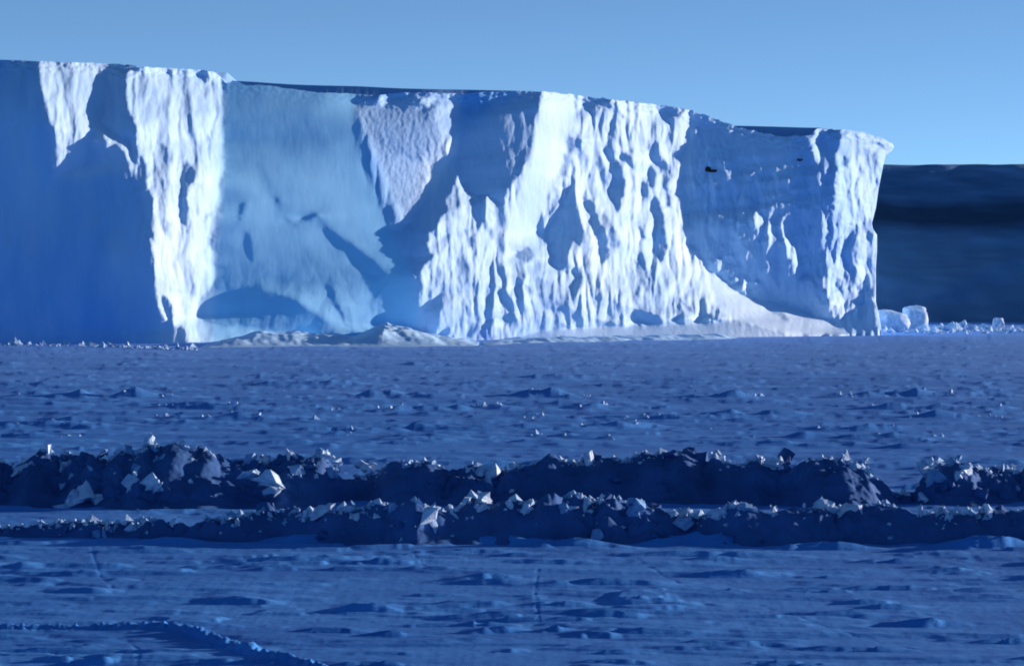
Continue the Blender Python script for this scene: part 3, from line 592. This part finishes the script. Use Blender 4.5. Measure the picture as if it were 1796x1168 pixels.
def block(px, top, w, h, which, label, group=None, seed=None, dy=0.0, mat=None, boxy=.62):
    """block whose top shows at row `top`, resting on ridge `which` (1 or 2), w/h in photo pixels"""
    dist, yl, C = (R1D, y1, C1) if which == 1 else (R2D, y2, C2)
    y = dist + dy
    x = (px - CX) * y / F
    y = float(yl(np.array(x))) + dy; k = y / F; x = (px - CX) * k
    zt = CAMH + (HY - top) * k
    seed = seed if seed is not None else int(px * 7 + top)
    w *= 1.12; me = jagged('ice_block', w * k, max(w * .6, h * .8) * k, h * k * 1.35, seed, mat or M_block, 2 if w < 18 else (4 if w < 50 else 6))
    o = link('ice_block', me, smooth=False)
    top_z = max(v.co.z for v in me.vertices)
    o.location = (x, y, zt - top_z); o.rotation_euler = (rnd.uniform(-.1, .1), rnd.uniform(-.12, .12), rnd.uniform(-.5, .5))
    tag(o, label, 'ice block', group)
    return o
B1 = [(322,772,34,34,0,'jagged ice block on the highest hump of the far ridge'),
(372,792,44,22,0,'low sunlit ice block just right of the far ridge hump'),
(463,796,50,34,-.3,'upright ice slab behind the bright splayed slabs on the far ridge'),
(470,820,88,34,-2.9,'broad sunlit splayed ice slab low on the far ridge'),
(590,798,26,18,0,'small ice block alone on the far ridge left of the pale low slabs'),
(640,806,44,18,0,'flat ice block beside a small lone one on the far ridge'),
(845,810,64,32,-.9,'long pale smooth ice slab lying on the far ridge crest'),
(905,810,30,16,0,'small ice block right of the long pale slab'),
(1028,790,46,36,0,'pyramid-shaped ice block on the far ridge crest'),
(1093,800,24,22,0,'small squat ice block right of the pyramid-shaped one'),
(1154,792,12,24,0,'thin upright ice shard with a bright edge on the far ridge'),
(1205,784,84,40,0,'largest dark ice block on the far ridge, flat topped'),
(1252,788,26,32,-.3,'sunlit ice block leaning on the right end of the largest dark block'),
(1335,798,16,24,0,'bright narrow ice block left of the tilted dark slab'),
(1378,784,38,40,0,'tilted dark ice slab standing up from the far ridge crest'),
(1357,800,36,22,-.5,'jumbled low ice block at the foot of the tilted dark slab'),
(1484,786,26,28,0,'rounded bright-sided ice block at the right of the dark ridge face'),
(1518,800,18,20,0,'small ice block just past the rounded bright-sided one'),
(1620,800,34,38,0,'ice block with frosted face in the right rubble of the far ridge'),
(1648,806,26,28,.3,'ice block close behind the frosted-face block'),
(135,840,84,50,-3.3,'large white mound-shaped ice block at the left in front of the far ridge'),
(232,826,36,36,-2.9,'pointed ice block between the white mound and the pale square one'),
(268,828,48,38,-3.1,'pale square ice block right of the large white mound'),
(120,806,36,26,-.9,'pale ice block on the crest above the large white mound'),
(40,806,60,28,-.9,'row-end ice block at the far left of the far ridge')]
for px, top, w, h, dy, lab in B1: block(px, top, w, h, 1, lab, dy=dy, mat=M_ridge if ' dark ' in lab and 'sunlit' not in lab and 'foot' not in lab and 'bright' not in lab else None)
B2 = [(566,882,46,34,0,'sunlit upright ice block at mid left of the near ridge'),
(530,898,50,30,-.4,'dark ice block touching the left side of a sunlit upright block'),
(612,886,20,14,0,'small bright ice block just right of the sunlit upright one'),
(674,880,20,16,.3,'tiny bright triangular ice block alone on the near ridge'),
(836,858,58,48,.3,'tall frosted cluster-like ice block standing above the near ridge'),
(815,872,34,36,.1,'frosted ice block leaning left of the tall frosted one'),
(860,878,30,26,-.1,'frosted ice block at the right foot of the tall frosted one'),
(910,882,56,26,0,'pale long ice slab left end of the flat slab row'),
(975,880,78,26,0,'pale flat ice slab in the middle of the slab row'),
(1050,880,60,34,0,'thick broken ice slab at the right end of the slab row'),
(1115,898,26,26,0,'bright small ice block right of the slab row'),
(1205,890,46,22,0,'ice block with sunlit corner near the middle of the near ridge'),
(1258,890,42,24,-.2,'sloping ice block right of the sunlit-corner one'),
(1304,880,36,32,0,'pointed ice block rising right of the sloping one'),
(1448,872,48,36,0,'tall-peaked ice block starting the right pile of the near ridge'),
(1490,882,54,32,0,'frosted ice block in the middle of the right pile'),
(1545,884,52,40,0,'frosted ice block at the right end of the right pile'),
(1616,882,14,30,0,'thin bright ice shard right of the right pile')]
for px, top, w, h, dy, lab in B2: block(px, top, w, h, 2, lab, dy=dy)
def zone(px): return ['at the left edge', 'left of centre', 'around the centre', 'right of centre', 'at the right edge'][max(0, min(4, int(px // 360)))]
for k in range(70):
    px = rnd.uniform(-40, 1840)
    hpx = float(C1(np.array((px - CX) * R1D / F))); top = HY + (CAMH - hpx) * F / R1D
    w = rnd.choice([6, 8, 10, 12, 16]); block(px, top - rnd.uniform(-2, w * .5), w, w * rnd.uniform(.7, 1.2), 1, 'small frosted ice chunk among others on the far ridge crest, ' + zone(px), 'small ice chunks on the far ridge', seed=k, dy=rnd.uniform(-.3, .3))
for k in range(95):
    px = rnd.uniform(-40, 1840) if k > 30 else rnd.uniform(-20, 480)
    hpx = float(C2(np.array((px - CX) * R2D / F))); top = HY + (CAMH - hpx) * F / R2D
    w = rnd.choice([7, 9, 12, 15, 20]); block(px, top - rnd.uniform(-6, w * .6), w, w * rnd.uniform(.7, 1.4), 2, 'small frosted ice chunk among others on the near ridge crest, ' + zone(px), 'small ice chunks on the near ridge', seed=200 + k, dy=rnd.uniform(-.5, .3))

for k in range(130):
    px = rnd.uniform(-40, 1840); which = 1 if k % 2 else 2
    dist, yl, C, sd, wf_, wb_ = (R1D, y1, C1, 310, 2.1, 2.6) if which == 1 else (R2D, y2, C2, 320, 1.6, 2.4)
    if which == 1 and 600 < px < 1500 and rnd.random() < .6: px = rnd.uniform(-20, 600)
    x = (px - CX) * dist / F; dy = rnd.choice([rnd.uniform(-.5, .5), rnd.uniform(-2.2, -.3)])
    zz_ = float(ridge_height(np.array([x]), np.array([float(yl(np.array(x))) + dy]), C, yl, sd, wf_, wb_)[0])
    w = rnd.choice([12, 15, 18, 24, 32, 42]); yy_ = float(yl(np.array(x))) + dy; h = w * rnd.uniform(.5, 1.0)
    top = HY + (CAMH - zz_ - .55 * h * yy_ / F) * F / yy_
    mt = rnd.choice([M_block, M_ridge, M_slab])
    lb = '%s %s ice slab sunk in the %s ridge, %s' % ('small' if w < 17 else ('large' if w > 30 else 'middling'), {'block_ice': 'pale', 'ridge_snow': 'dark', 'weathered_ice': 'dull blue'}[mt.name], 'far' if which == 1 else 'near', zone(px))
    block(px, top, w, h, which, lb, 'slabs sunk in the %s ridge' % ('far' if which == 1 else 'near'), seed=900 + k, dy=dy, mat=mt)

# countless crumbs of ice, one mesh
def rubble(name, items, label):
    rr = np.random.RandomState(3); vs_, fs_ = [], []
    base = np.array([(1,0,0),(-1,0,0),(0,1,0),(0,-1,0),(0,0,1),(0,0,-1)], float); tri = [(0,2,4),(2,1,4),(1,3,4),(3,0,4),(2,0,5),(1,2,5),(3,1,5),(0,3,5)]
    for i, (x, y, z, s) in enumerate(items):
        v = base * s * (0.6 + .8 * rr.rand(6, 1)) * np.array([1.1, .9, .9]) + rr.normal(0, .25 * s, (6, 3))
        vs_.append(v + (x, y, z)); fs_ += [(a + 6*i, b + 6*i, c + 6*i) for a, b, c in tri]
    me = bpy.data.meshes.new(name); me.from_pydata(np.concatenate(vs_).tolist(), [], fs_)
    return tag(link(name, me, M_crumb, smooth=False), label, kind='stuff')
items = []
rr = np.random.RandomState(11)
for C, yl, dist, n, seed, wf, wb in [(C1, y1, R1D, 1900, 310, 2.1, 2.6), (C2, y2, R2D, 1700, 320, 1.6, 2.4)]:
    px = rr.uniform(-150, 1950, n); x = (px - CX) * dist / F
    keep = noise(x / 2.2, x * 0, seed + 40) + rr.normal(0, .12, n) > .05; x = x[keep]
    dy = np.where(rr.rand(len(x)) < .88, rr.normal(.12, .3, len(x)), rr.normal(-.5, .5, len(x))); y = yl(x) + dy
    z = ridge_height(x, y, C, yl, seed, wf, wb); s = np.minimum(rr.lognormal(-2.5, .55, len(x)), .2) * np.where(dy < -.4, .6, 1)
    items += list(zip(x, y, z + s * .3, s))
for (py, n) in [(697, 260), (716, 220), (735, 200), (752, 200), (768, 160)]:
    x = rr.uniform(-60, 60, n); s_ = {697: 1, 716: 2, 735: 3, 752: 4, 768: 5}[py]
    y = ground_dist(py) + 4.5 * noise(x / 22, x * 0 + s_, 230 + s_) + 1.2 * noise(x / 4, x * 0, 240 + s_) + rr.normal(0, .8, n)
    k = (noise(x / 13 + 7 * s_, y * 0, 250 + s_) > 0) & (noise(x / 3.5, y * 0, 290 + s_) > .0)
    x, y = x[k], y[k]; z = sea_height(x, y); s = np.minimum(rr.lognormal(-2.1, .4, len(x)), .22); items += list(zip(x, y, z + s * .2, s))
px = rr.uniform(1540, 1900, 240); y = ground_dist(rr.normal(581, 2.2, 240)); x = (px - CX) * y / F; s = rr.lognormal(-.9, .5, 240); items += list(zip(x, y, s * .2, s))
px = rr.uniform(0, 345, 160); y = ground_dist(BOT(px) + rr.uniform(0, 3, 160)); x = (px - CX) * y / F; s = rr.lognormal(-1.5, .5, 160); items += list(zip(x, y, s * .2, s))
rubble('ice_rubble', items, 'crumbs of broken ice scattered along the ridges and cliff foot')

# ---------------------------------------------------------------- fallen ice at the right end of the cliff
def boulder(px, base_py, w, h, label, seed, boxy=.6, name='ice_boulder'):
    y = ground_dist(base_py); k = y / F
    me = lump(name, (w * k, w * k * .9, h * k * 1.3), seed, M_block, n=60, flat=.74, sub=2, disp=.07)
    o = link(name, me); m = o.modifiers.new('round', 'SUBSURF'); m.levels = m.render_levels = 1
    o.location = ((px - CX) * k, y, h * k * .5 - .25); o.rotation_euler = (0, 0, .2)
    return tag(o, label, 'ice boulder')
boulder(1605, 581, 42, 42, 'large rounded pale ice boulder lying beyond the cliff end', 3)
boulder(1562, 582, 58, 36, 'snow-smoothed ice boulder leaning against the cliff end', 9)
boulder(1582, 579, 24, 27, 'smaller bluish ice boulder wedged between two larger ones', 12)
boulder(1750, 580, 20, 22, 'small lone ice boulder far right in front of the dark hill', 15)
boulder(1700, 580, 16, 12, 'tiny ice boulder between the large rounded one and the lone one', 18)

# ---------------------------------------------------------------- dark snow slope far behind
hx = np.linspace(-150, 600, 420); HB = 575.
prof_py = np.array([600, 575, 540, 500, 460, 420, 398, 376, 350, 325, 305, 294, 289.5, 288])
slope_t = np.array([.5, .75, .8, .75, .7, .68, .95, .95, .66, .62, .55, .40, .2, .08])
zc = CAMH + (HY - prof_py) * HB / F
prof_y = np.concatenate([[0], np.cumsum(np.diff(zc) / slope_t[:-1])]); prof_z = CAMH + (HY - prof_py) * (HB + prof_y) / F
prof_z[0] = -2.5; prof_y = np.append(prof_y, prof_y[-1] + 300); prof_z = np.append(prof_z, prof_z[-1])
uu = np.linspace(0, 1, len(prof_y)); tt = np.linspace(0, 1, 200)
yy = np.interp(tt, uu, prof_y); zz = np.interp(tt, uu, prof_z)
HX, HYY = np.meshgrid(hx, yy); _, HZ = np.meshgrid(hx, zz)
topm = sst(prof_z[-3], prof_z[6], HZ)
HZ = HZ * (1 + (HX - 90) * .00012) + (.9 * fbm(HX / 34, HZ / 7, 401, 4) + .2 * fbm(HX / 5, HZ / 2, 402, 3)) * sst(0, 6, HZ) * topm + .4 * fbm(HX / 16, HX * 0, 403, 4) * (1 - topm)
HYW = HYY + HB + 5 * noise(HX / 40, HZ / 18, 405) + 1.4 * fbm(HX / 9, HZ / 5, 406, 3)
nt = M_hill.node_tree; N = nt.nodes; Lk = nt.links
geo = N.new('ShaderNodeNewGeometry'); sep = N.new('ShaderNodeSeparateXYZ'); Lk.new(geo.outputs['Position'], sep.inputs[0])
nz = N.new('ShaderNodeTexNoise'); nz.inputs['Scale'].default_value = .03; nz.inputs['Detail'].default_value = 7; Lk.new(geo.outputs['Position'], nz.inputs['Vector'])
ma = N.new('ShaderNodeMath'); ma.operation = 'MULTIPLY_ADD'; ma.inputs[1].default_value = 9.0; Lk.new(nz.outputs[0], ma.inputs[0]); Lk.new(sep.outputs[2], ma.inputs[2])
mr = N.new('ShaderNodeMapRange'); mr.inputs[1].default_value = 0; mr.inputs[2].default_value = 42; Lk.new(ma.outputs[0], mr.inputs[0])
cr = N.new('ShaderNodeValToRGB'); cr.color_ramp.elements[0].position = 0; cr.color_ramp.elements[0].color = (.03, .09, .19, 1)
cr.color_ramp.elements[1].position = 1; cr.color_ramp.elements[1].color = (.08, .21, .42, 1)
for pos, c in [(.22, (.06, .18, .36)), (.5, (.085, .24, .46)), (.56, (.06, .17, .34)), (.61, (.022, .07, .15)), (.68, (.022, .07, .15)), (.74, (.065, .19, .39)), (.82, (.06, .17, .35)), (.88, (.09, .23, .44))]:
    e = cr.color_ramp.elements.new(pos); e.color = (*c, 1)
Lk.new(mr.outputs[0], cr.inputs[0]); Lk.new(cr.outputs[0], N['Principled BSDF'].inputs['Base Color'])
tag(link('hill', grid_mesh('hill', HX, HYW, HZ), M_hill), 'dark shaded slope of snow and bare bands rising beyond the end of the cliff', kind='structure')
